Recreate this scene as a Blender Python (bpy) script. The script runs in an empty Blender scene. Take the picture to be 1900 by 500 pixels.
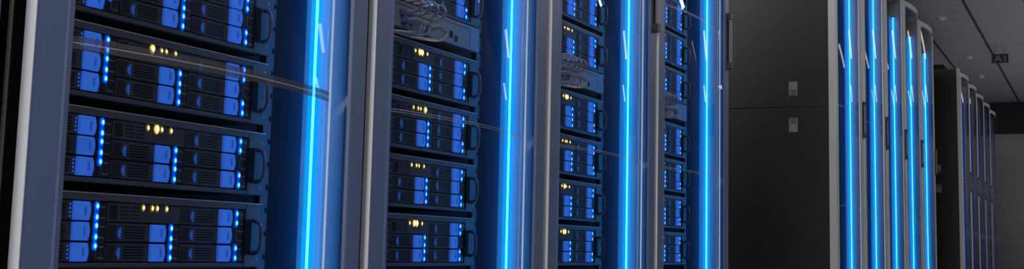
import bpy, math, random
from mathutils import Matrix, Vector
random.seed(7)
COL = bpy.context.scene.collection
H = 0.5                      # camera height; measured heights are taken from there

# ---------------------------------------------------------------- materials
def nodes_of(m):
    m.use_nodes = True
    nt = m.node_tree
    nt.nodes.clear()
    out = nt.nodes.new('ShaderNodeOutputMaterial')
    return nt, out

def mat(name, col, rough=0.5, metal=0.0, spec=0.5, var=0.0, scale=40.0, bump=0.0, stretch=None, glow=None):
    m = bpy.data.materials.new(name)
    nt, out = nodes_of(m)
    b = nt.nodes.new('ShaderNodeBsdfPrincipled')
    b.inputs['Base Color'].default_value = (*col, 1)
    b.inputs['Roughness'].default_value = rough
    b.inputs['Metallic'].default_value = metal
    b.inputs['Specular IOR Level'].default_value = spec
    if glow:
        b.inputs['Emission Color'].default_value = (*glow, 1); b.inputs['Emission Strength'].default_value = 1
    if var or bump:
        tc = nt.nodes.new('ShaderNodeTexCoord')
        mp = nt.nodes.new('ShaderNodeMapping')
        if stretch: mp.inputs['Scale'].default_value = stretch
        nz = nt.nodes.new('ShaderNodeTexNoise')
        nz.inputs['Scale'].default_value = scale
        nz.inputs['Detail'].default_value = 3
        nt.links.new(tc.outputs['Object'], mp.inputs['Vector'])
        nt.links.new(mp.outputs['Vector'], nz.inputs['Vector'])
        if var:
            r = nt.nodes.new('ShaderNodeMapRange')
            r.inputs['To Min'].default_value = 1 - var
            r.inputs['To Max'].default_value = 1 + var
            mx = nt.nodes.new('ShaderNodeVectorMath'); mx.operation = 'SCALE'
            mx.inputs[0].default_value = col
            nt.links.new(nz.outputs['Fac'], r.inputs['Value'])
            nt.links.new(r.outputs['Result'], mx.inputs['Scale'])
            nt.links.new(mx.outputs['Vector'], b.inputs['Base Color'])
        if bump:
            bp = nt.nodes.new('ShaderNodeBump')
            bp.inputs['Strength'].default_value = bump
            bp.inputs['Distance'].default_value = 0.002
            nt.links.new(nz.outputs['Fac'], bp.inputs['Height'])
            nt.links.new(bp.outputs['Normal'], b.inputs['Normal'])
    nt.links.new(b.outputs[0], out.inputs['Surface'])
    return m

def emit(name, col, strength):
    m = bpy.data.materials.new(name)
    nt, out = nodes_of(m)
    e = nt.nodes.new('ShaderNodeEmission')
    e.inputs['Color'].default_value = (*col, 1)
    e.inputs['Strength'].default_value = strength
    nt.links.new(e.outputs[0], out.inputs['Surface'])
    return m

def halo_lens(name, core, cstr, rim, rstr, ry, rz):
    """an LED lens: hot in the middle, rim a painted halo standing for bloom (object space)"""
    m = bpy.data.materials.new(name)
    nt, out = nodes_of(m)
    tc = nt.nodes.new('ShaderNodeTexCoord')
    mp = nt.nodes.new('ShaderNodeMapping')
    mp.inputs['Scale'].default_value = (0, 1 / ry, 1 / rz)
    ln = nt.nodes.new('ShaderNodeVectorMath'); ln.operation = 'LENGTH'
    nt.links.new(tc.outputs['Object'], mp.inputs['Vector'])
    nt.links.new(mp.outputs['Vector'], ln.inputs[0])
    rp = nt.nodes.new('ShaderNodeValToRGB')
    els = rp.color_ramp.elements
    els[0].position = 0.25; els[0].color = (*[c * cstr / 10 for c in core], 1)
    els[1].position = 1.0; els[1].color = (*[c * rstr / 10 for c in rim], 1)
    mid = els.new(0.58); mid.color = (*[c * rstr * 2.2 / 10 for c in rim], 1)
    nt.links.new(ln.outputs['Value'], rp.inputs['Fac'])
    e = nt.nodes.new('ShaderNodeEmission')
    e.inputs['Strength'].default_value = 10
    nt.links.new(rp.outputs['Color'], e.inputs['Color'])
    nt.links.new(e.outputs[0], out.inputs['Surface'])
    return m

def glass_mat(name, ior, tint, rough=0.0, haze=0.0, haze_col=(.2, .2, .22)):
    m = bpy.data.materials.new(name)
    nt, out = nodes_of(m)
    t = nt.nodes.new('ShaderNodeBsdfTransparent'); t.inputs['Color'].default_value = (*tint, 1)
    g = nt.nodes.new('ShaderNodeBsdfGlossy'); g.inputs['Roughness'].default_value = rough
    f = nt.nodes.new('ShaderNodeFresnel'); f.inputs['IOR'].default_value = ior
    mx = nt.nodes.new('ShaderNodeMixShader')
    nt.links.new(f.outputs[0], mx.inputs[0])
    nt.links.new(t.outputs[0], mx.inputs[1]); nt.links.new(g.outputs[0], mx.inputs[2])
    last = mx
    if haze:
        d = nt.nodes.new('ShaderNodeBsdfDiffuse'); d.inputs['Color'].default_value = (*haze_col, 1)
        m2 = nt.nodes.new('ShaderNodeMixShader'); m2.inputs[0].default_value = haze
        nt.links.new(mx.outputs[0], m2.inputs[1]); nt.links.new(d.outputs[0], m2.inputs[2])
        last = m2
    nt.links.new(last.outputs[0], out.inputs['Surface'])
    return m

def sleeve_mat(name='blue light sleeve', col=(0, .36, 1), st=1.15):
    m = bpy.data.materials.new(name)
    nt, out = nodes_of(m)
    t = nt.nodes.new('ShaderNodeBsdfTransparent'); t.inputs['Color'].default_value = (.75, .95, 1, 1)
    e = nt.nodes.new('ShaderNodeEmission')
    e.inputs['Color'].default_value = (*col, 1); e.inputs['Strength'].default_value = st
    a = nt.nodes.new('ShaderNodeMixShader'); a.inputs[0].default_value = .72
    nt.links.new(t.outputs[0], a.inputs[1]); nt.links.new(e.outputs[0], a.inputs[2])
    nt.links.new(a.outputs[0], out.inputs['Surface'])
    return m

def ceiling_mat():
    m = bpy.data.materials.new('ceiling tiles')
    nt, out = nodes_of(m)
    tc = nt.nodes.new('ShaderNodeTexCoord')
    sp = nt.nodes.new('ShaderNodeSeparateXYZ')
    nt.links.new(tc.outputs['Object'], sp.inputs[0])
    def line(sock, pitch, off, w):
        a = nt.nodes.new('ShaderNodeMath'); a.operation = 'ADD'; a.inputs[1].default_value = -off + 100 * pitch
        b = nt.nodes.new('ShaderNodeMath'); b.operation = 'MODULO'; b.inputs[1].default_value = pitch
        c = nt.nodes.new('ShaderNodeMath'); c.operation = 'LESS_THAN'; c.inputs[1].default_value = w
        nt.links.new(sock, a.inputs[0]); nt.links.new(a.outputs[0], b.inputs[0]); nt.links.new(b.outputs[0], c.inputs[0])
        return c.outputs[0]
    lx = line(sp.outputs['X'], .575, -.085, .032)
    ly = line(sp.outputs['Y'], .60, 12.79, .022)
    nz = nt.nodes.new('ShaderNodeTexNoise'); nz.inputs['Scale'].default_value = 90
    nt.links.new(tc.outputs['Object'], nz.inputs['Vector'])
    base = nt.nodes.new('ShaderNodeMapRange')
    base.inputs['To Min'].default_value = .92; base.inputs['To Max'].default_value = 1.08
    nt.links.new(nz.outputs['Fac'], base.inputs['Value'])
    m1 = nt.nodes.new('ShaderNodeMix'); m1.data_type = 'RGBA'
    m1.inputs[6].default_value = (.47, .48, .52, 1); m1.inputs[7].default_value = (.30, .31, .34, 1)
    nt.links.new(ly, m1.inputs[0])
    m2 = nt.nodes.new('ShaderNodeMix'); m2.data_type = 'RGBA'
    m2.inputs[7].default_value = (.07, .07, .085, 1)
    nt.links.new(lx, m2.inputs[0]); nt.links.new(m1.outputs[2], m2.inputs[6])
    sc = nt.nodes.new('ShaderNodeVectorMath'); sc.operation = 'SCALE'
    nt.links.new(m2.outputs[2], sc.inputs[0]); nt.links.new(base.outputs[0], sc.inputs['Scale'])
    b = nt.nodes.new('ShaderNodeBsdfPrincipled'); b.inputs['Roughness'].default_value = .9
    nt.links.new(sc.outputs[0], b.inputs['Base Color'])
    nt.links.new(b.outputs[0], out.inputs['Surface'])
    return m

M = {
 'postb':   mat('blue grey door steel', (.115, .160, .300), .42, 0.0, .5, .04, 3, stretch=(30, 30, .3)),  # blue reflected light tinted into the steel colour of the near doors
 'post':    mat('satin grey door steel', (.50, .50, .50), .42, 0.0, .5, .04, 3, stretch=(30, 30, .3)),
 'postlit': mat('pale door edge', (.80, .80, .83), .35, 0, .6, .03, 8),  # light falling on the door's left side, painted as a pale colour
 'black':   mat('black cabinet paint', (.012, .012, .013), .42, 0, .45, .1, 4),
 'inner':   mat('inner cabinet steel', (.17, .25, .40), .38, 0, .5, .12, 2, stretch=(60, 60, .15)),
 'flange':  mat('door flange steel', (.52, .55, .62), .5, 0, .4, .04, 3, stretch=(30, 30, .3)),
 'dark':    mat('dark cabinet interior', (.010, .010, .012), .7, 0, .2, .1, 6),
 'rail':    mat('mounting rail steel', (.09, .095, .12), .45, .2, .5, .1, 20),
 'sidepan': mat('black side panel', (.010, .010, .010), .42, 0, .22, .06, 60, .05),
 'latch':   mat('grey latch plastic', (.16, .16, .16), .5, 0, .5, .06, 60),
 'latchd':  mat('latch grip slots', (.045, .045, .045), .6, 0, .3, .1, 60),
 'chassis': mat('server chassis', (.085, .086, .095), .42, 0, .5, .08, 60),
 'chedge':  mat('top edge painted highlight', (.60, .60, .62), .35, .3, .5, .05, 60),  # highlight along the top edge painted as a paler material
 'tray':    mat('drive tray plastic', (.050, .051, .058), .5, 0, .45, .10, 80),
 'slot':    mat('vent slots and handle shadow', (.004, .004, .005), .7, 0, .2, .1, 80),
 'seam':    mat('panel seam', (.003, .003, .004), .7, 0, .2, .1, 80),
 'blue':    mat('blue drive handle', (.05, .18, .72), .38, 0, .5, .06, 40, glow=(.016, .075, .36)),  # glow added to brighten the handles, there is no lamp in them
 'blued':   mat('blue handle grip', (.02, .09, .42), .45, 0, .4, .06, 40, glow=(.008, .04, .22)),  # weaker share of the same added glow
 'legend':  mat('printed legend', (.45, .47, .52), .6, 0, .3, .05, 40),
 'ledpan':  mat('indicator panel', (.016, .018, .026), .32, 0, .5, .08, 40),
 'bloom':    emit('blue light pipe', (.0, .06, .75), .75),  # glow of the indicators on their panel, painted as an emissive strip
 'ledoff':  mat('unlit indicator', (.012, .02, .12), .4, 0, .5, .05, 40),
 'dot':     emit('blue reflection dot', (.02, .16, 1), 1.1),  # reflections in the glass painted as glowing dots
 'led':     halo_lens('blue indicator lens', (.10, .55, 1), 4.0, (.0, .09, .95), 0.7, .0054, .0070),  # outer part of the lens is the painted halo around the light
 'yled':    halo_lens('amber indicator lens', (1, .74, .22), 5.0, (.35, .22, .03), .3, .0046, .0060),
 'yhot':    halo_lens('bright amber indicator lens', (1, .82, .34), 40, (.80, .52, .06), .9, .0056, .0070),
 'pull':    mat('server pull handle', (.24, .27, .38), .32, .3, .5, .05, 40),
 'screw':   mat('screw steel', (.35, .35, .38), .3, .8, .5, .05, 90),
 'switch':  mat('switch face', (.25, .26, .31), .42, .1, .5, .05, 50),
 'port':    mat('port opening', (.005, .005, .006), .6, 0, .3, .1, 60),
 'cable':   mat('grey cable jacket', (.82, .83, .87), .45, 0, .5, .05, 80),
 'boot':    mat('ribbed cable boot', (.76, .77, .82), .5, 0, .4, .05, 80),
 'plug':    mat('clear blue plug', (.20, .34, .62), .25, 0, .6, .05, 80),
 'teal':    emit('teal link light', (.02, .45, .6), .9),
 'core':    emit('blue light core', (.03, .32, 1), 36),
 'sleeve':  sleeve_mat(),
 'cap':     mat('tube end cap', (.08, .08, .09), .4, 0, .5, .05, 60),
 'glass':   glass_mat('bowed door glass', 1.28, (.97, .98, 1)),
 'joint':   glass_mat('smoked glass joint', 1.25, (.9, .9, .95), .15, .70, (.10, .10, .11)),
 'jointl':  mat('bright joint line', (.45, .46, .50), .3, .2, .6, .03, 50),
 'edge':    emit('glass trim painted highlight', (.66, .76, 1), .55),  # reflected highlight on the glass edge painted as a steady glow
 'cored':   emit('dim blue light core', (.0, .035, .40), 1.0),  # dimming stands for light lost through glass at a grazing angle
 'corem':   emit('mid blue light core', (.01, .12, .8), 1.2),
 'sleeved': sleeve_mat('dim blue sleeve', (0, .015, .25), .5),
 'handle':  mat('black door handle', (.012, .013, .016), .4, 0, .5, .06, 60),
 'grip':    mat('grey handle grip', (.16, .17, .21), .4, .2, .5, .05, 60),
 'ceil':    ceiling_mat(),
 'floor':   mat('grey raised floor', (.30, .30, .32), .35, 0, .5, .06, 3),
 'wall':    mat('grey painted wall', (.44, .44, .46), .8, 0, .3, .03, 4),
 'walld':   mat('dark painted wall', (.06, .06, .068), .7, 0, .3, .05, 4),
 'bulk':    mat('dark bulkhead', (.030, .030, .034), .7, 0, .3, .06, 4),
 'fixt':    mat('ceiling fitting plastic', (.62, .62, .64), .5, 0, .5, .03, 30),
 'diff':    emit('lamp diffuser', (1.0, .98, .96), 15.0),
 'diffd':   emit('dimmed lamp diffuser', (1.0, .98, .95), 3.6),
 'sign':    mat('dark sign plate', (.015, .016, .018), .5, 0, .4, .06, 30),
 'signt':   mat('pale sign lettering', (.30, .31, .33), .6, 0, .3, .05, 30),
}

# ---------------------------------------------------------------- mesh builder
class MB:
    def __init__(s): s.v = []; s.f = []; s.m = []; s.sm = []
    def face(s, idx, m=0, smooth=False): s.f.append(tuple(idx)); s.m.append(m); s.sm.append(smooth)
    def box(s, x0, x1, y0, y1, z0, z1, m=0):
        b = len(s.v)
        s.v += [(x0,y0,z0),(x1,y0,z0),(x1,y1,z0),(x0,y1,z0),(x0,y0,z1),(x1,y0,z1),(x1,y1,z1),(x0,y1,z1)]
        for q in ((3,2,1,0),(4,5,6,7),(0,1,5,4),(1,2,6,5),(2,3,7,6),(3,0,4,7)): s.face([b+i for i in q], m)
        return s
    def bbox(s, x0, x1, y0, y1, z0, z1, c, m=0):
        """box whose four edges round the +X face are chamfered by c"""
        b = len(s.v)
        for (x, d) in ((x0, 0), (x1 - c, 0), (x1, c)):
            s.v += [(x,y0+d,z0+d),(x,y1-d,z0+d),(x,y1-d,z1-d),(x,y0+d,z1-d)]
        s.face([b+3,b+2,b+1,b], m)
        for r in (0, 4):
            for i in range(4):
                j = (i+1) % 4
                s.face([b+r+i, b+r+j, b+r+4+j, b+r+4+i], m)
        s.face([b+8,b+9,b+10,b+11], m)
        return s
    def prism(s, poly, axis, a, b_, m=0, smooth=False):
        """poly of 2D points extruded along axis from a to b_: axis 'x' -> (y,z), 'z' -> (x,y), 'y' -> (x,z)"""
        def P(p, t):
            return {'x': (t, p[0], p[1]), 'z': (p[0], p[1], t), 'y': (p[0], t, p[1])}[axis]
        n = len(poly); b = len(s.v)
        s.v += [P(p, a) for p in poly] + [P(p, b_) for p in poly]
        s.face([b+i for i in range(n)][::-1], m); s.face([b+n+i for i in range(n)], m)
        for i in range(n):
            j = (i+1) % n
            s.face([b+i, b+j, b+n+j, b+n+i], m, smooth)
        return s
    def tube(s, pts, r, n=8, m=0, cap=True):
        pts = [Vector(p) for p in pts]
        rr = r if isinstance(r, (list, tuple)) else [r] * len(pts)
        b = len(s.v); up = None
        for i, p in enumerate(pts):
            d = (pts[min(i+1, len(pts)-1)] - pts[max(i-1, 0)]).normalized()
            if up is None:
                up = Vector((0, 1, 0)) if abs(d.y) < .9 else Vector((1, 0, 0))
            u = (up - d * up.dot(d)).normalized(); w = d.cross(u); up = u
            for k in range(n):
                a = 2 * math.pi * k / n
                s.v.append(tuple(p + (u * math.cos(a) + w * math.sin(a)) * rr[i]))
        for i in range(len(pts) - 1):
            for k in range(n):
                l = (k+1) % n
                s.face([b+i*n+k, b+i*n+l, b+(i+1)*n+l, b+(i+1)*n+k], m, True)
        if cap:
            s.face([b+k for k in range(n)][::-1], m); e = b+(len(pts)-1)*n
            s.face([e+k for k in range(n)], m)
        return s
    def lens(s, cy, cz, ry, rz, h, x=0, n=14, m=0):
        """domed disc on a +X facing plane"""
        b = len(s.v)
        for (k, dx) in ((1, 0), (.8, .55), (.45, .9)):
            for i in range(n):
                a = 2*math.pi*i/n
                s.v.append((x + h*dx, cy + ry*k*math.cos(a), cz + rz*k*math.sin(a)))
        s.v.append((x + h, cy, cz))
        for r in range(2):
            for i in range(n):
                j = (i+1) % n
                s.face([b+r*n+i, b+r*n+j, b+(r+1)*n+j, b+(r+1)*n+i], m, True)
        for i in range(n): s.face([b+2*n+i, b+2*n+(i+1) % n, b+3*n], m, True)
        return s
    def text(s, body, size, place, m=0):
        for (vv, ff) in (text_mesh(body),):
            b = len(s.v)
            s.v += [place(x*size, y*size) for x, y in vv]
            for f in ff: s.face([b+i for i in f], m)
        return s
    def build(s, name, mats, parent=None, kind=None):
        me = bpy.data.meshes.new(name)
        me.from_pydata(s.v, [], s.f)
        if not isinstance(mats, (list, tuple)): mats = [mats]
        for q in mats: me.materials.append(M[q])
        me.polygons.foreach_set('material_index', s.m)
        me.polygons.foreach_set('use_smooth', s.sm)
        me.update()
        o = bpy.data.objects.new(name, me); COL.objects.link(o)
        if parent is not None: o.parent = parent
        if kind: o['kind'] = kind
        return o

_tc = {}
def text_mesh(body):
    if body not in _tc:
        cu = bpy.data.curves.new('lettering', 'FONT'); cu.body = body; cu.size = 1; cu.resolution_u = 2
        o = bpy.data.objects.new('lettering', cu); COL.objects.link(o)
        dg = bpy.context.evaluated_depsgraph_get()
        me = o.evaluated_get(dg).to_mesh()
        _tc[body] = ([(v.co.x, v.co.y) for v in me.vertices], [tuple(p.vertices) for p in me.polygons])
        bpy.data.objects.remove(o); bpy.data.curves.remove(cu)
    return _tc[body]

def tag(o, label=None, cat=None, group=None, kind=None):
    if label: o['label'] = label
    if cat: o['category'] = cat
    if group: o['group'] = group
    if kind: o['kind'] = kind
    return o

def thing(name, loc):
    o = bpy.data.objects.new(name, None); COL.objects.link(o)
    o.location = loc; o.empty_display_size = .05
    return o

def copy_tree(o, parent=None):
    c = o.copy(); COL.objects.link(c)
    if parent is not None: c.parent = parent
    for ch in list(o.children): copy_tree(ch, c)
    return c

# ---------------------------------------------------------------- room
CZ = H + 2.60
MB().box(-3.2, 7.2, -7.2, 21.65, -.1, 0).build('floor', 'floor', kind='structure')
MB().box(-3.2, 7.2, -7.2, 21.65, CZ, CZ+.1).build('ceiling', 'ceil', kind='structure')
MB().box(-3.2, 7.2, 21.45, 21.65, 0, CZ).build('wall_back', 'wall', kind='structure')
MB().box(-3.2, 7.2, 21.33, 21.45, H+2.08, CZ).build('trim_1', 'bulk', kind='structure')
MB().box(-3.2, -3.0, -7.0, 21.45, 0, CZ).build('wall_left', 'walld', kind='structure')
MB().box(7.0, 7.2, -7.0, 21.45, 0, CZ).build('wall_right', 'walld', kind='structure')
MB().box(3.2, 3.3, -4.0, 21.33, 0, 2.36).build('wall_reflection_stop', 'walld', kind='structure')  # added unseen partition, keeps lamp streaks off the near glass
MB().box(-3.2, 7.2, -7.2, -7.0, 0, CZ).build('wall_front', 'walld', kind='structure')

# ---------------------------------------------------------------- cabinet
TOP = H + 1.745; DTOP = TOP - .030; ZB = .10
BOW = .034
def bow(y): return BOW * max(0.0, 1 - ((y - .36) / .305) ** 2)
ARC = [.066 + (.665 - .066) * i / 40 for i in range(41)]
J1 = H + .2495; J2 = H + .742

def sheet(z0, z1, off=0.0, m=0, flat_to=None):
    mb = MB()
    pts = [(bow(y) + off, y) for y in ARC]
    if flat_to: pts.append((off, flat_to))
    for (x, y) in pts: mb.v += [(x, y, z0), (x, y, z1)]
    for i in range(len(pts)-1): mb.face([2*i, 2*i+2, 2*i+3, 2*i+1], m, i < len(ARC)-1)
    return mb

def bowed_bar(mb, z0, z1, t, m=0, off=0.0):
    front = [(bow(y) + off, y) for y in ARC]
    back = [(bow(y) + off - t, y) for y in reversed(ARC)]
    mb.prism(front + back, 'z', z0, z1, m)
    return mb

def make_cabinet():
    root = thing('server_cabinet', (0, 0, 0))
    sh = MB()
    sh.box(-1.05, -.016, .004, .040, 0, TOP)             # left wall
    sh.box(-1.05, -.10, .735, .776, 0, TOP)              # right wall
    sh.box(-1.05, -1.02, .040, .735, 0, TOP)             # back
    sh.box(-1.02, -.002, .004, .776, TOP-.022, TOP)      # roof
    sh.box(-1.02, -.016, .040, .735, 0, .09)             # base
    sh.build('cabinet_shell', 'black', root)
    MB().box(-.045, -.008, -.0, .776, TOP, TOP+.004).build('roof_edge', 'post', root)
    MB().box(-.95, -.15, .03, .75, TOP, TOP+.05).build('roof_plinth', 'dark', root)
    # inner right wall, then the slanted flange that carries the light tube
    p = MB()
    p.prism([(-.75, .706), (-.085, .706), (-.085, .712), (-.75, .712)], 'z', .09, TOP-.022)
    p.build('inner_side_wall', 'inner', root)
    p = MB()
    p.prism([(-.085, .706), (-.010, .730), (-.010, .736), (-.085, .736)], 'z', .09, TOP-.022)
    p.build('light_flange', 'flange', root)
    for (y0, y1) in ((.053, .074), (.634, .656)):
        r = MB(); r.box(-.128, -.1145, y0, y1, .09, TOP-.022)
        k = .16
        while k < TOP - .1:
            r.box(-.1145, -.1140, (y0+y1)/2+.004, (y0+y1)/2+.010, k, k+.008, 1); k += .0392
        r.build('mounting_rail', ['rail', 'slot'], root)
    MB().box(-.60, -.58, .040, .706, .09, TOP-.022).build('rear_baffle', 'dark', root)
    # light tube
    c = MB().tube([(-.055, .6935, .12), (-.055, .6935, H+1.575)], .0024, 10).build('light_tube', 'core', root)
    MB().tube([(-.055, .6935, .12), (-.055, .6935, H+1.575)], .0100, 16, cap=False).build('tube_sleeve', 'sleeve', c)
    for z in (.112, H+1.575): MB().tube([(-.055, .6935, z), (-.055, .6935, z+.008)], .0115, 14).build('tube_cap', 'cap', c)
    # door
    d = MB()
    d.prism([(-.014, 0), (-.0015, 0), (0, .0015), (0, .053), (.0015, .056), (-.001, .0665), (-.014, .0665)], 'z', .06, DTOP)   # left post
    d.prism([(-.010, .722), (-.001, .727), (0, .731), (0, .772), (-.003, .776), (-.016, .776), (-.016, .738)], 'z', .06, DTOP)  # right post
    bowed_bar(d, DTOP-.034, DTOP, .016)
    d.box(-.016, 0, .662, .726, DTOP-.034, DTOP)
    bowed_bar(d, .06, .10, .016)
    d.box(-.016, 0, .662, .726, .06, .10)
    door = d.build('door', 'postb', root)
    tr = MB(); tr.prism([(-.0145, -.0012), (-.001, -.0012), (.0006, .0008), (.0006, .0022), (-.0145, .0004)], 'z', .062, DTOP-.001)
    tr.build('lit_edge', 'postlit', door)  # pale strip painted for the lit side of the door
    for (z0, z1) in ((ZB, J1-.009), (J1+.009, J2-.004), (J2+.004, DTOP-.034)):
        sheet(z0, z1, -.006, 0, .724).build('glass_pane', 'glass', door)
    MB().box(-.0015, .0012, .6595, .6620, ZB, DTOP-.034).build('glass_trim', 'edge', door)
    h = MB()
    h.box(0, .005, .738, .772, H+.640, H+.835, 0)
    h.box(.005, .017, .740, .770, H+.640, H+.662, 0); h.box(.005, .017, .740, .770, H+.815, H+.835, 0)
    h.bbox(.009, .015, .744, .768, H+.662, H+.815, .002, 1)
    h.build('door_handle', ['handle', 'grip'], door)
    return root, door

def add_joints(door, wide):
    for j, z in enumerate((J1, J2)):
        mb = MB()
        w = .0085 if (wide and j == 0) else .0
        o = MB()
        if w:
            b1 = sheet(z-w, z-.0016, -.0045); b2 = sheet(z+.0012, z+w, -.0045)
            for b in (b1, b2):
                k = len(o.v); o.v += b.v
                for f in b.f: o.face([k+i for i in f], 0, True)
        else:
            hw = .009 if j == 0 else .004
            b = sheet(z-hw, z+hw, -.0052)
            k = len(o.v); o.v += b.v
            for f in b.f: o.face([k+i for i in f], 2, True)
        for dz, t in (((-.0004, .0008),) if w else ((.0022, .0006), (-.0022, .0005))):
            b = sheet(z+dz-t/1.0, z+dz+t/1.0, -.0040)
            k = len(o.v); o.v += b.v
            for f in b.f: o.face([k+i for i in f], 1, True)
        o.build('glass_joint', ['joint', 'jointl', 'glass'], door)

ORD = ['first', 'second', 'third', 'fourth', 'fifth']
B1 = [0.0, .8, 1.6, 2.4]; B2 = [5.13 + .8*i for i in range(5)]; B3 = [11.14 + .8*i for i in range(5)]
proto, pdoor = make_cabinet()
cabs = []
def place_cabinet(y, label, group, wide=False):
    c = copy_tree(proto)
    c.location = (0, y, 0)
    tag(c, label, 'server cabinet', group)
    dr = [o for o in c.children if o.name.startswith('door')][0]
    add_joints(dr, wide)
    cabs.append(c)
    return c
place_cabinet(-.827, 'dark server cabinet edge at the extreme left of the photo, beyond the grey post', 'cabinets of the near row')
place_cabinet(0, 'largest grey server cabinet at left with bowed glass door, nearest the viewer', 'cabinets of the near row', True)
place_cabinet(.8, 'second grey glass-door cabinet, right of the largest one, switch cables near its top', 'cabinets of the near row')
place_cabinet(1.6, 'third glass-door server cabinet in the near row, switch with cables near mid height', 'cabinets of the near row')
place_cabinet(2.4, 'narrow-looking glass-door server cabinet ending the near row, black handle against dark panel', 'cabinets of the near row')
MIDL = ['middle-row cabinet with the wide black side panel and blue light tube',
        'second cabinet of the middle row, just right of the one with the black side panel',
        'central cabinet of the five in the middle row, blue tube top just visible',
        'fourth cabinet of the middle row, before the last one by the ceiling',
        'last cabinet of the middle row, its door top showing against the ceiling']
FARL = ['far-row cabinet with the narrow black side panel and two grey latches',
        'second cabinet of the far row, right of the one with the black side panel',
        'central cabinet of the five in the far row',
        'fourth cabinet of the far row, second from the far wall',
        'last cabinet of the far row, beside the grey end wall']
def override(o, key):
    o.material_slots[0].link = 'OBJECT'; o.material_slots[0].material = M[key]
def neutral(c, dim=None):
    for o in c.children:
        if o.name.startswith('door'): override(o, 'post')  # grey doors, without the painted blue reflection
        if dim and o.name.startswith('light_tube'):
            override(o, dim)
            for k in o.children:
                if k.name.startswith('tube_sleeve'): override(k, 'sleeved')
ends = []
for i, y in enumerate(B2):
    c = place_cabinet(y, MIDL[i], 'cabinets of the middle row')
    neutral(c)
    if i == 0: ends.append(c)
for i, y in enumerate(B3):
    c = place_cabinet(y, FARL[i], 'cabinets of the far row')
    neutral(c, 'corem' if i == 0 else 'cored')
    if i == 0: ends.append(c)
def kill(o):
    for ch in list(o.children): kill(ch)
    bpy.data.objects.remove(o)
kill(proto)

# thin grey strip on the first cabinet's flank, seen in the gap at far left
MB().box(-.0445, -.0405, .0005, .004, .05, TOP-.03).build('flank_strip', 'post', cabs[1])

# end panels of the middle and far rows
for c in ends:
    e = MB(); e.prism([(-.034, -.004), (-.003, -.004), (0, -.001), (0, .004), (-.034, .004)], 'z', .05, TOP-.002)
    e.build('front_edge_strip', 'post', c)
    SZ = H + .729
    for (z0, z1, la, lb, up) in ((SZ+.002, TOP-.004, .784, .858, 1), (.05, SZ-.002, .603, .677, 0)):
        s = MB().box(-1.04, -.036, -.003, .004, z0, z1).build('side_panel', 'sidepan', c)
        l = MB()
        z0_, z1_ = H+la, H+lb
        l.box(-.230, -.184, -.0055, -.003, z0_, z1_, 1)
        l.prism([(-.228, z0_+.002), (-.186, z0_+.002), (-.186, z1_-.002), (-.228, z1_-.002)], 'y', -.0085, -.0055, 0)
        for k in range(5):
            zz = (z0_+.006 + k*.006) if up else (z1_-.006 - k*.006)
            l.box(-.222, -.192, -.0092, -.0085, zz-.0018, zz+.0018, 1)
        l.box(-.2325, -.2295, -.0068, -.003, z0_-.007, z0_-.003, 2)
        l.build('panel_latch', ['latch', 'latchd', 'screw'], s)

# ---------------------------------------------------------------- rack server
KS = 1.00777                 # unit front plane 11 cm behind the door plane
def seat(o, x, y, zr, rack):
    o.location = (-.11 + x, B1[rack] + y*KS + .00897, H + zr*KS)
    o.scale = (1, KS, KS)
SH = .1035
SLOT = [-.0173, -.0325, -.0447, -.0602, -.0730, -.0887]
COLS = [.0965, .2557, .4150]
ROWS = [(-.0110, -.0385), (-.0395, -.0665), (-.0680, -.0953)]
def z_(o): return SH + o

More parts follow.
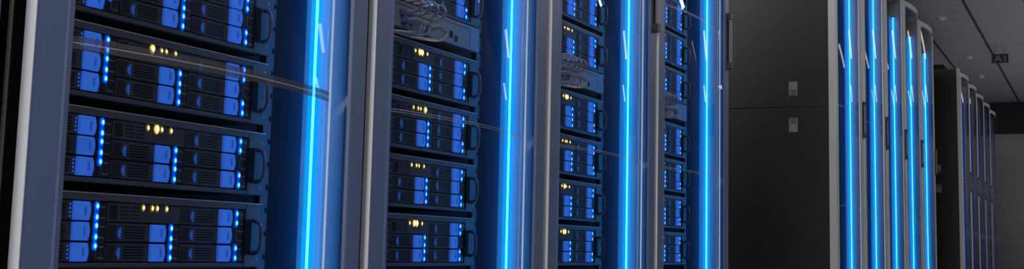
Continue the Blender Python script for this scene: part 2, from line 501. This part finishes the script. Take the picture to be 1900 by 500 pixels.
def make_server():
    root = thing('rack_server', (0, 0, 0))
    c = MB()
    c.box(-.45, -.004, .064, .607, .001, SH-.001, 0)                    # case
    c.bbox(-.004, .002, .0515, .0955, .0, SH, .0015, 0)                 # left ear
    c.bbox(-.004, .002, .5752, .6195, .0, SH, .0015, 0)                 # right ear
    c.bbox(-.004, .002, .0955, .5752, SH-.0100, SH, .0012, 0)           # top lip
    c.bbox(-.004, .002, .0955, .5752, .0, .0070, .0012, 0)              # bottom lip
    c.box(-.004, -.0030, .0955, .5752, .0070, SH-.0100, 1)              # dark recess
    c.box(-.004, .0018, .0515, .6195, SH, SH+.0013, 2)                  # top edge, pale colour painted in as a highlight
    c.build('chassis', ['chassis', 'seam', 'chedge'], root)
    for ci, c0 in enumerate(COLS):
        for ri, (za, zb) in enumerate(ROWS):
            z1, z0 = z_(za), z_(zb)
            if ci == 1 and ri == 0: continue
            t = MB()
            t.bbox(-.004, .0, c0+.0006, c0+.1278, z0+.0004, z1-.0004, .0006, 0)
            hz = z1 - z0
            for k in range(8):                                        # louvres
                zz = z0 + hz*.16 + k*hz*.092
                t.box(0, .0003, c0+.0025, c0+.0185 + .003*abs(k-3.5)/3.5, zz, zz+hz*.045, 1)
            t.box(.0, .0010, c0+.0022, c0+.0255, z0+hz*.08, z0+hz*.115, 0)
            for k in range(5):                                        # long slits
                zz = z0 + hz*.17 + k*hz*.145
                t.box(0, .0003, c0+.0370, c0+.0795, zz, zz+hz*.062, 1)
            if ci == 0 and ri != 1:
                for k in range(4): t.box(0, .0008, c0+.0865, c0+.0877, z0+hz*(.16+.2*k), z0+hz*(.16+.2*k)+.0024, 2)  # painted glass reflections, not lights of the tray
            tray = t.build('drive_tray', ['tray', 'slot', 'dot'], root)
            # blue handle with a bowed right side
            ya, yb = c0+.0912, c0+.1232
            n = 8
            poly = [(ya, z0+.0008), (yb-.0035, z0+.0008)]
            poly += [(yb-.0035 + .0035*math.sin(math.pi*i/n), z0+.0008+(hz-.0016)*i/n) for i in range(1, n)]
            poly += [(yb-.0035, z1-.0008), (ya, z1-.0008)]
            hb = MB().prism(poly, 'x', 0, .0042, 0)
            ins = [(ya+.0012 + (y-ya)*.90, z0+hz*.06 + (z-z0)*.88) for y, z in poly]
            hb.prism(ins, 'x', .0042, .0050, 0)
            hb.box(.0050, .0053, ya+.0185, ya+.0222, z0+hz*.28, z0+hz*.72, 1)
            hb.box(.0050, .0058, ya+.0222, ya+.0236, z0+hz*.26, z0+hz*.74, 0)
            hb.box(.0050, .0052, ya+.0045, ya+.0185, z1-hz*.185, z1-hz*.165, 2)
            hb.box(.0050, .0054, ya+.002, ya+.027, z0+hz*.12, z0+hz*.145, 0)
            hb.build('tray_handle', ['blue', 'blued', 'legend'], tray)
            # half-round blue release button
            yk = c0+.0285
            poly = [(yk - .0058*math.sin(math.pi*i/10)**.8, z0+hz*.16+hz*.60*i/10) for i in range(11)]
            MB().prism(poly[::-1], 'x', 0, .0018, 0).build('release_button', 'blued', tray)
        # indicator strip of the column
        p = MB()
        y0 = c0+.1288; y1 = c0+.1586
        zt = z_(ROWS[0][0]); zb = z_(ROWS[2][1])
        if ci == 1: zt = z_(ROWS[1][0])
        p.bbox(-.004, -.0004, y0, y1, zb+.0004, zt-.0004, .0005, 0)
        lit = {0: [0,1,2,3,4], 1: [2,3,4,5], 2: [0,1,4,5]}[ci]
        yl = c0+.1383
        zs = [z_(SLOT[k]) for k in lit]
        if ci == 2:
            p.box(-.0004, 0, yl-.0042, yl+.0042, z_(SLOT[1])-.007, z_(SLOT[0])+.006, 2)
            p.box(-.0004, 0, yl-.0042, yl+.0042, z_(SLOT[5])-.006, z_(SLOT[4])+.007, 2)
            for (a, b, cc, d) in ((yl+.002, yl+.0026, SLOT[3], SLOT[2]),):
                p.box(-.0004, -.0001, a, b, z_(cc), z_(d), 1)
            for k in (2, 3): p.box(-.0004, -.0001, yl+.002, yl+.006, z_(SLOT[k])-.0003, z_(SLOT[k])+.0003, 1)
        else:
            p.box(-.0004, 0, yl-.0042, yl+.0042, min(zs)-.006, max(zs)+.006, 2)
            if ci == 0:
                p.box(-.0004, .0006, yl-.0032, yl+.001, z_(SLOT[5])-.002, z_(SLOT[5])+.002, 3)
                p.box(-.0004, -.0001, yl+.003, yl+.0034, z_(SLOT[5])-.0012, z_(SLOT[4])-.006, 1)
                p.box(-.0004, -.0001, yl+.003, yl+.0060, z_(SLOT[5])-.0012, z_(SLOT[5])-.0008, 1)
        for k in range(6):
            if ci == 1 and k < 2: continue
            w = 'Power' if k % 2 == 0 else 'Active'
            zz = z_(SLOT[k]) - .0024
            p.text(w, .0046, lambda a, b, zz=zz: (-.0001, yl+.0064 + a, zz + b), 1)
        pan = p.build('indicator_panel', ['ledpan', 'legend', 'bloom', 'ledoff'], root)
        for k in lit:
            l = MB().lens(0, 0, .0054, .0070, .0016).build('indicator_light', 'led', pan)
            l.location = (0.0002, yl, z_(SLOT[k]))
    # status panel: middle column, top row
    z1, z0 = z_(ROWS[0][0]), z_(ROWS[0][1])
    c0 = COLS[1]
    s = MB().bbox(-.004, 0, c0+.0006, c0+.1586, z0+.0004, z1-.0004, .0006, 0)
    for k in range(7): s.box(0, .0003, c0+.005+k*.0024, c0+.0062+k*.0024, z0+.004, z1-.004, 1)
    for k in range(4):
        zz = z0+.005+k*.0052
        s.box(0, .0003, c0+.027, c0+.044, zz, zz+.0016, 1); s.box(0, .0003, c0+.050, c0+.066, zz, zz+.0016, 1)
    s.box(0, .0004, c0+.070, c0+.152, z0+.0030, z0+.0038, 2)
    s.box(0, .0004, c0+.070, c0+.0708, z0+.0030, z1-.006, 2)
    sp = s.build('status_panel', ['tray', 'slot', 'chassis'], root)
    for k, y in enumerate((.3296, .3492, .3599, .3811)):
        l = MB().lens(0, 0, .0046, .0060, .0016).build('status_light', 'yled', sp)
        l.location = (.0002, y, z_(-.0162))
    # ear furniture
    for side in (0, 1):
        ya = .5985 if side else .0715
        hb = MB()
        zc = [.022, .0245, .031, .040, .058, .067, .0735, .076]
        xs = [.002, .012, .0165, .018, .018, .0165, .012, .002]
        path = [(x, ya, z) for x, z in zip(xs, zc)]
        hb.tube(path, .0034, 8, 0)
        hb.box(.002, .0026, ya-.024, ya-.007, .020, .078, 1)  # black plate painted as the handle's shadow on the ear
        hb.build('pull_handle', ['pull', 'slot'], root)
        for z in (.012, .088):
            MB().lens(.609 if side else .062, z, .003, .003, .0018, .002, 10).build('mounting_screw', 'screw', root)
    return root

RACK = ['the largest cabinet', 'the second cabinet', 'the third cabinet', 'the fourth cabinet']
BASE = [.0645, .1827, .3010, .4190]
UP = [.601, .7195, .8375]
NUM = ['lowest', 'second-lowest', 'third-lowest', 'fourth-lowest']
sproto = make_server()
HOT = {(0, 1): [1], (0, 2): [0], (0, 0): [], (1, 0): [1, 2], (1, 2): [3], (1, 3): [1, 2], (1, 1): [],
       (2, 0): [1, 2], (2, 1): [1], (2, 3): [1, 2], (2, 2): []}
def place_server(rack, top, label, idx):
    c = copy_tree(sproto)
    seat(c, 0, 0, top - SH, rack)
    tag(c, label, 'server', 'rack servers in ' + RACK[rack])
    hot = HOT.get((rack, idx), [])
    st = [o for o in c.children if o.name.startswith('status_panel')][0]
    ls = sorted([o for o in st.children], key=lambda o: o.location.y)
    for k in hot:
        o = ls[k]; o.data = hot_mesh(); o['label'] = 'brightly glowing yellow light'
    return c
_hm = []
def hot_mesh():
    if not _hm:
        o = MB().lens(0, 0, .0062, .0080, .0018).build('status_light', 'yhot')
        _hm.append(o.data); bpy.data.objects.remove(o)
    return _hm[0]
for r in range(4):
    for k, t in enumerate(BASE):
        if r and k == 3: lab = 'dark rack server with blue drive handles directly under the cable switch in ' + RACK[r]
        elif k == 3: lab = 'uppermost visible rack server, cut by the photo edge, in ' + RACK[r]
        else: lab = 'dark rack server with blue drive handles, %s in %s' % (NUM[k], RACK[r])
        place_server(r, t, lab, k)
    for k in range(r):
        lab = ['dark rack server with blue handles directly above the cable switch in ', 'second dark rack server above the cable switch in ',
               'third dark rack server above the switch, at the photo edge, in '][k] + RACK[r]
        place_server(r, UP[k], lab, 4+k)
kill(sproto)

# ---------------------------------------------------------------- switch and cables
SWH = .053
def make_switch():
    root = thing('network_switch', (0, 0, 0))
    b = MB()
    b.box(-.34, -.002, .064, .607, 0, SWH, 0)
    b.bbox(-.004, .002, .0515, .6195, 0, SWH, .001, 0)
    for (a, c, z0, z1) in ((.572, .5732, .006, SWH-.006), (.09, .572, SWH-.0072, SWH-.006)): b.box(.002, .0023, a, c, z0, z1, 1)
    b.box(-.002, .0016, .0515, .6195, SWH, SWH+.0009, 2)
    b.build('switch_case', ['switch', 'port', 'chedge'], root)
    for i in range(4):
        MB().box(.002, .0024, .258+.0335*i, .272+.0335*i, .0245, .0365, 0).build('port', 'port', root)
    for y in (.268, .281, .304, .360, .374):
        MB().box(.002, .0024, y-.0055, y+.0055, .0095, .0205, 0).build('port', 'port', root)
    for (y0, y1, z0, z1) in ((.444, .452, .012, .025), (.474, .491, .013, .028), (.499, .513, .008, .021)):
        MB().box(.002, .0024, y0, y1, z0, z1, 0).build('port', 'port', root)
    t = MB()
    for (y, z) in ((.440, .034), (.470, .033), (.495, .027), (.520, .026), (.520, .010), (.520, .016)): t.box(.002, .0023, y, y+.006, z, z+.0012, 0)
    t.build('port_marking', 'legend', root)
    l = MB()
    for (y, z) in ((.456, .0165), (.456, .0225)): l.lens(y, z, .0022, .0022, .001, .002, 8)
    l.build('link_light', 'teal', root)
    for y in (.062, .609):
        MB().lens(y, SWH/2, .003, .003, .0018, .002, 10).build('mounting_screw', 'screw', root)
    return root

def cable(kind):
    """ribbed patch cable leaving a port at the origin along +X, then turning up (upper) or down (lower) and back"""
    root = thing('patch_cable', (0, 0, 0))
    sg = 1 if kind == 'upper' else -1
    MB().bbox(.0, .012, -.0055, .0055, -.0045, .0045, .0015, 0).build('plug', 'plug', root)
    R = .0155 if kind == 'upper' else .0135
    ctr = (.030, sg * R)
    def arc(a): return (ctr[0] + R*1.25*math.sin(a), -.0025*math.sin(a), ctr[1] - sg*R*math.cos(a))
    bt = MB(); pts = [(.011, 0, 0), (.020, 0, 0), (.026, 0, 0)] + [arc(a) for a in (0.0, .25)]
    bt.tube(pts, [.0048, .0047, .0046, .0044, .0042], 10)
    bt.tube([arc(.15 + .1*i) for i in range(15)], .0029, 8, 1, False)
    for k in range(8):                                                   # ribs of the strain relief
        a = .22 + k*.165
        p, q = arc(a), arc(a+.075)
        bt.tube([p, q], .0044 - k*.00015, 10, 0)
    bt.build('ribbed_boot', ['boot', 'rail'], root)
    path = [arc(.1 + (math.pi-.1)*i/14) for i in range(15)]
    e = path[-1]
    path += [(e[0]-.012, e[1]-.004, e[2]-sg*.0006), (e[0]-.030, e[1]-.012, e[2]-sg*.003), (e[0]-.05, e[1]-.025, e[2]-sg*.004),
             (e[0]-.052, e[1]-.060, e[2]-sg*.004), (e[0]-.052, e[1]-.16, e[2]-sg*.004)]
    pts = [Vector(p) for p in path]
    sm = pts[:15]
    for i in range(14, len(pts)-1):                                      # soften the tail
        a, b = pts[i], pts[i+1]
        sm += [a.lerp(b, .33), a.lerp(b, .67)]
    sm.append(pts[-1])
    for _ in range(2): sm = [sm[0]] + [sm[i-1]*.25 + sm[i]*.5 + sm[i+1]*.25 for i in range(1, len(sm)-1)] + [sm[-1]]
    MB().tube([tuple(p) for p in sm], .0026, 8).build('cable_jacket', 'cable', root)
    return root

wproto = make_switch()
cu, cl = cable('upper'), cable('lower')
WHICH = ['', 'second', 'third', 'fourth']
UPW = ['leftmost', 'second from left', 'third from left', 'rightmost']
LOW = ['leftmost', 'second from left', 'middle', 'fourth from left', 'rightmost']
for r in (1, 2, 3):
    sw = copy_tree(wproto); seat(sw, 0, 0, .4408, r)
    tag(sw, 'grey network switch with looped grey cables in ' + RACK[r], 'network switch', 'network switches')
    for i in range(4):
        c = copy_tree(cu); seat(c, .0024, .265+.0335*i, .4408+.0305, r)
        tag(c, 'upward-looping grey cable, %s of the upper four, switch in %s' % (UPW[i], RACK[r]), 'cable', 'patch cables of the upper port row')
    for i, y in enumerate((.268, .281, .304, .360, .374)):
        c = copy_tree(cl); seat(c, .0024, y, .4408+.0150, r)
        tag(c, 'downward-looping grey cable, %s of the lower five, switch in %s' % (LOW[i], RACK[r]), 'cable', 'patch cables of the lower port row')
for o in (wproto, cu, cl): kill(o)

# ---------------------------------------------------------------- ceiling things
for i, (x, y, lab) in enumerate(((-.38, 13.17, 'small round pale ceiling fitting nearest the viewer, right of the middle row top'),
                                 (-.37, 16.10, 'small round ceiling fitting in the middle of the line, left of the hanging sign'),
                                 (-.38, 17.98, 'small round ceiling fitting farthest away, above the far row'))):
    t = thing('ceiling_fitting', (x, y, CZ))
    tag(t, lab, 'ceiling fitting', 'round ceiling fittings')
    rim = MB(); n = 20
    prof = [(.058, 0), (.058, -.008), (.050, -.012)]
    dome = [(.044, -.011), (.040, -.026), (.026, -.034), (.0, -.036)]
    def lathe(pr):
        mb = MB()
        for (r, z) in pr:
            for k in range(n): mb.v.append((r*math.cos(2*math.pi*k/n), r*math.sin(2*math.pi*k/n), z))
        for j in range(len(pr)-1):
            for k in range(n):
                l = (k+1) % n
                mb.face([j*n+k, j*n+l, (j+1)*n+l, (j+1)*n+k], 0, True)
        return mb
    lathe(prof + [(.0, -.012)]).build('rim', 'fixt', t)
    lathe(dome).build('dome', 'fixt', t)

sg = thing('hanging_sign', (.055, 15.42, H+2.405))
tag(sg, 'small dark sign reading A1 hanging from the ceiling', 'sign')
MB().box(-.097, .097, -.006, .006, 0, .112).build('sign_plate', 'sign', sg)
tw = text_mesh('A1'); w = max(x for x, y in tw[0]); 
MB().text('A1', .105, lambda a, b: (a*1.25 - w*.105*1.25/2, -.0066, .020 + b), 0).build('lettering', 'signt', sg)
for x in (-.055, .055): MB().tube([(x, 0, .112), (x, 0, H*0 + CZ - (H+2.405))], .003, 6).build('hanger_rod', 'sign', sg)

for (xb, lab) in ((2.5, 'nearer to the cabinets'), (5.0, 'farther from the cabinets')):
  x0 = xb
  for y0 in (-5.85, -1.10, 3.65, 8.40, 13.15, 17.90):
        if y0 > 12: x0 = {(2.5, 13.15): 2.85, (2.5, 17.9): 4.1, (5.0, 13.15): 5.15, (5.0, 17.9): 5.6}[(x0 if x0 in (2.5, 5.0) else xb, y0)]
        t = thing('ceiling_light', (x0, y0+1.15, CZ))
        tag(t, 'long ceiling light over the aisle, seen only as white streaks on the glass doors', 'ceiling light', 'long ceiling lights over the aisle')
        MB().box(-.17, .17, -1.17, 1.17, -.02, 0).build('lamp_housing', 'fixt', t)
        MB().box(-.15, .15, -1.15, 1.15, -.026, -.021).build('lamp_diffuser', 'diffd' if y0 > 12 else 'diff', t)

def area(name, loc, target, sx, sy, watts, col=(1, 1, 1)):
    l = bpy.data.lights.new(name, 'AREA'); l.shape = 'RECTANGLE'; l.size = sx; l.size_y = sy; l.energy = watts; l.color = col
    o = bpy.data.objects.new(name, l); COL.objects.link(o); o.location = loc
    o.rotation_euler = (Vector(target) - Vector(loc)).to_track_quat('-Z', 'Y').to_euler()
    return o
area('added_key_light', (1.2, -6.3, 2.3), (-.1, 3, 1.0), 1.6, 1.2, 200, (.97, .98, 1))  # added lamp without a fixture, brightens door sides and end panels
area('added_ceiling_wash', (2.0, 15.0, .12), (2.0, 15.0, 3.0), 1.8, 9.0, 42, (.95, .97, 1))  # added unseen uplight, lifts the ceiling tone
area('added_panel_light', (-1.5, 2.0, 2.6), (-.6, 5.1, 1.7), .5, .5, 45)  # added lamp behind the row, gives the black end panel its gradient

# ---------------------------------------------------------------- world, camera
w = bpy.data.worlds.new('World'); bpy.context.scene.world = w; w.use_nodes = True
w.node_tree.nodes['Background'].inputs[0].default_value = (.02, .025, .035, 1)

f, px, py, yaw, pitch, roll = 2371.2941, 962.4305, 160.1749, .4318, .1271, .0222
fw = Vector((-math.sin(yaw)*math.cos(pitch), math.cos(yaw)*math.cos(pitch), math.sin(pitch)))
r0 = Vector((math.cos(yaw), math.sin(yaw), 0)); u0 = r0.cross(fw)
rv = r0*math.cos(roll) + u0*math.sin(roll); uv = -r0*math.sin(roll) + u0*math.cos(roll)
cd = bpy.data.cameras.new('Camera'); cam = bpy.data.objects.new('Camera', cd); COL.objects.link(cam)
mw = Matrix(((rv.x, uv.x, -fw.x, 1.1868), (rv.y, uv.y, -fw.y, -1.1544), (rv.z, uv.z, -fw.z, H), (0, 0, 0, 1)))
cam.matrix_world = mw
cd.sensor_width = 36; cd.lens = f * 36 / 1900
cd.shift_x = (950 - px) / 1900; cd.shift_y = (py - 250) / 1900
cd.clip_start = .02
sc = bpy.context.scene
sc.camera = cam
sc.view_settings.view_transform = 'Standard'
sc.view_settings.look = 'None'
sc.cycles.max_bounces = 8
sc.cycles.diffuse_bounces = 4
sc.cycles.glossy_bounces = 3
sc.cycles.transparent_max_bounces = 12
sc.cycles.caustics_reflective = False
sc.cycles.caustics_refractive = False
sc.cycles.sample_clamp_indirect = 3
sc.cycles.use_denoising = True
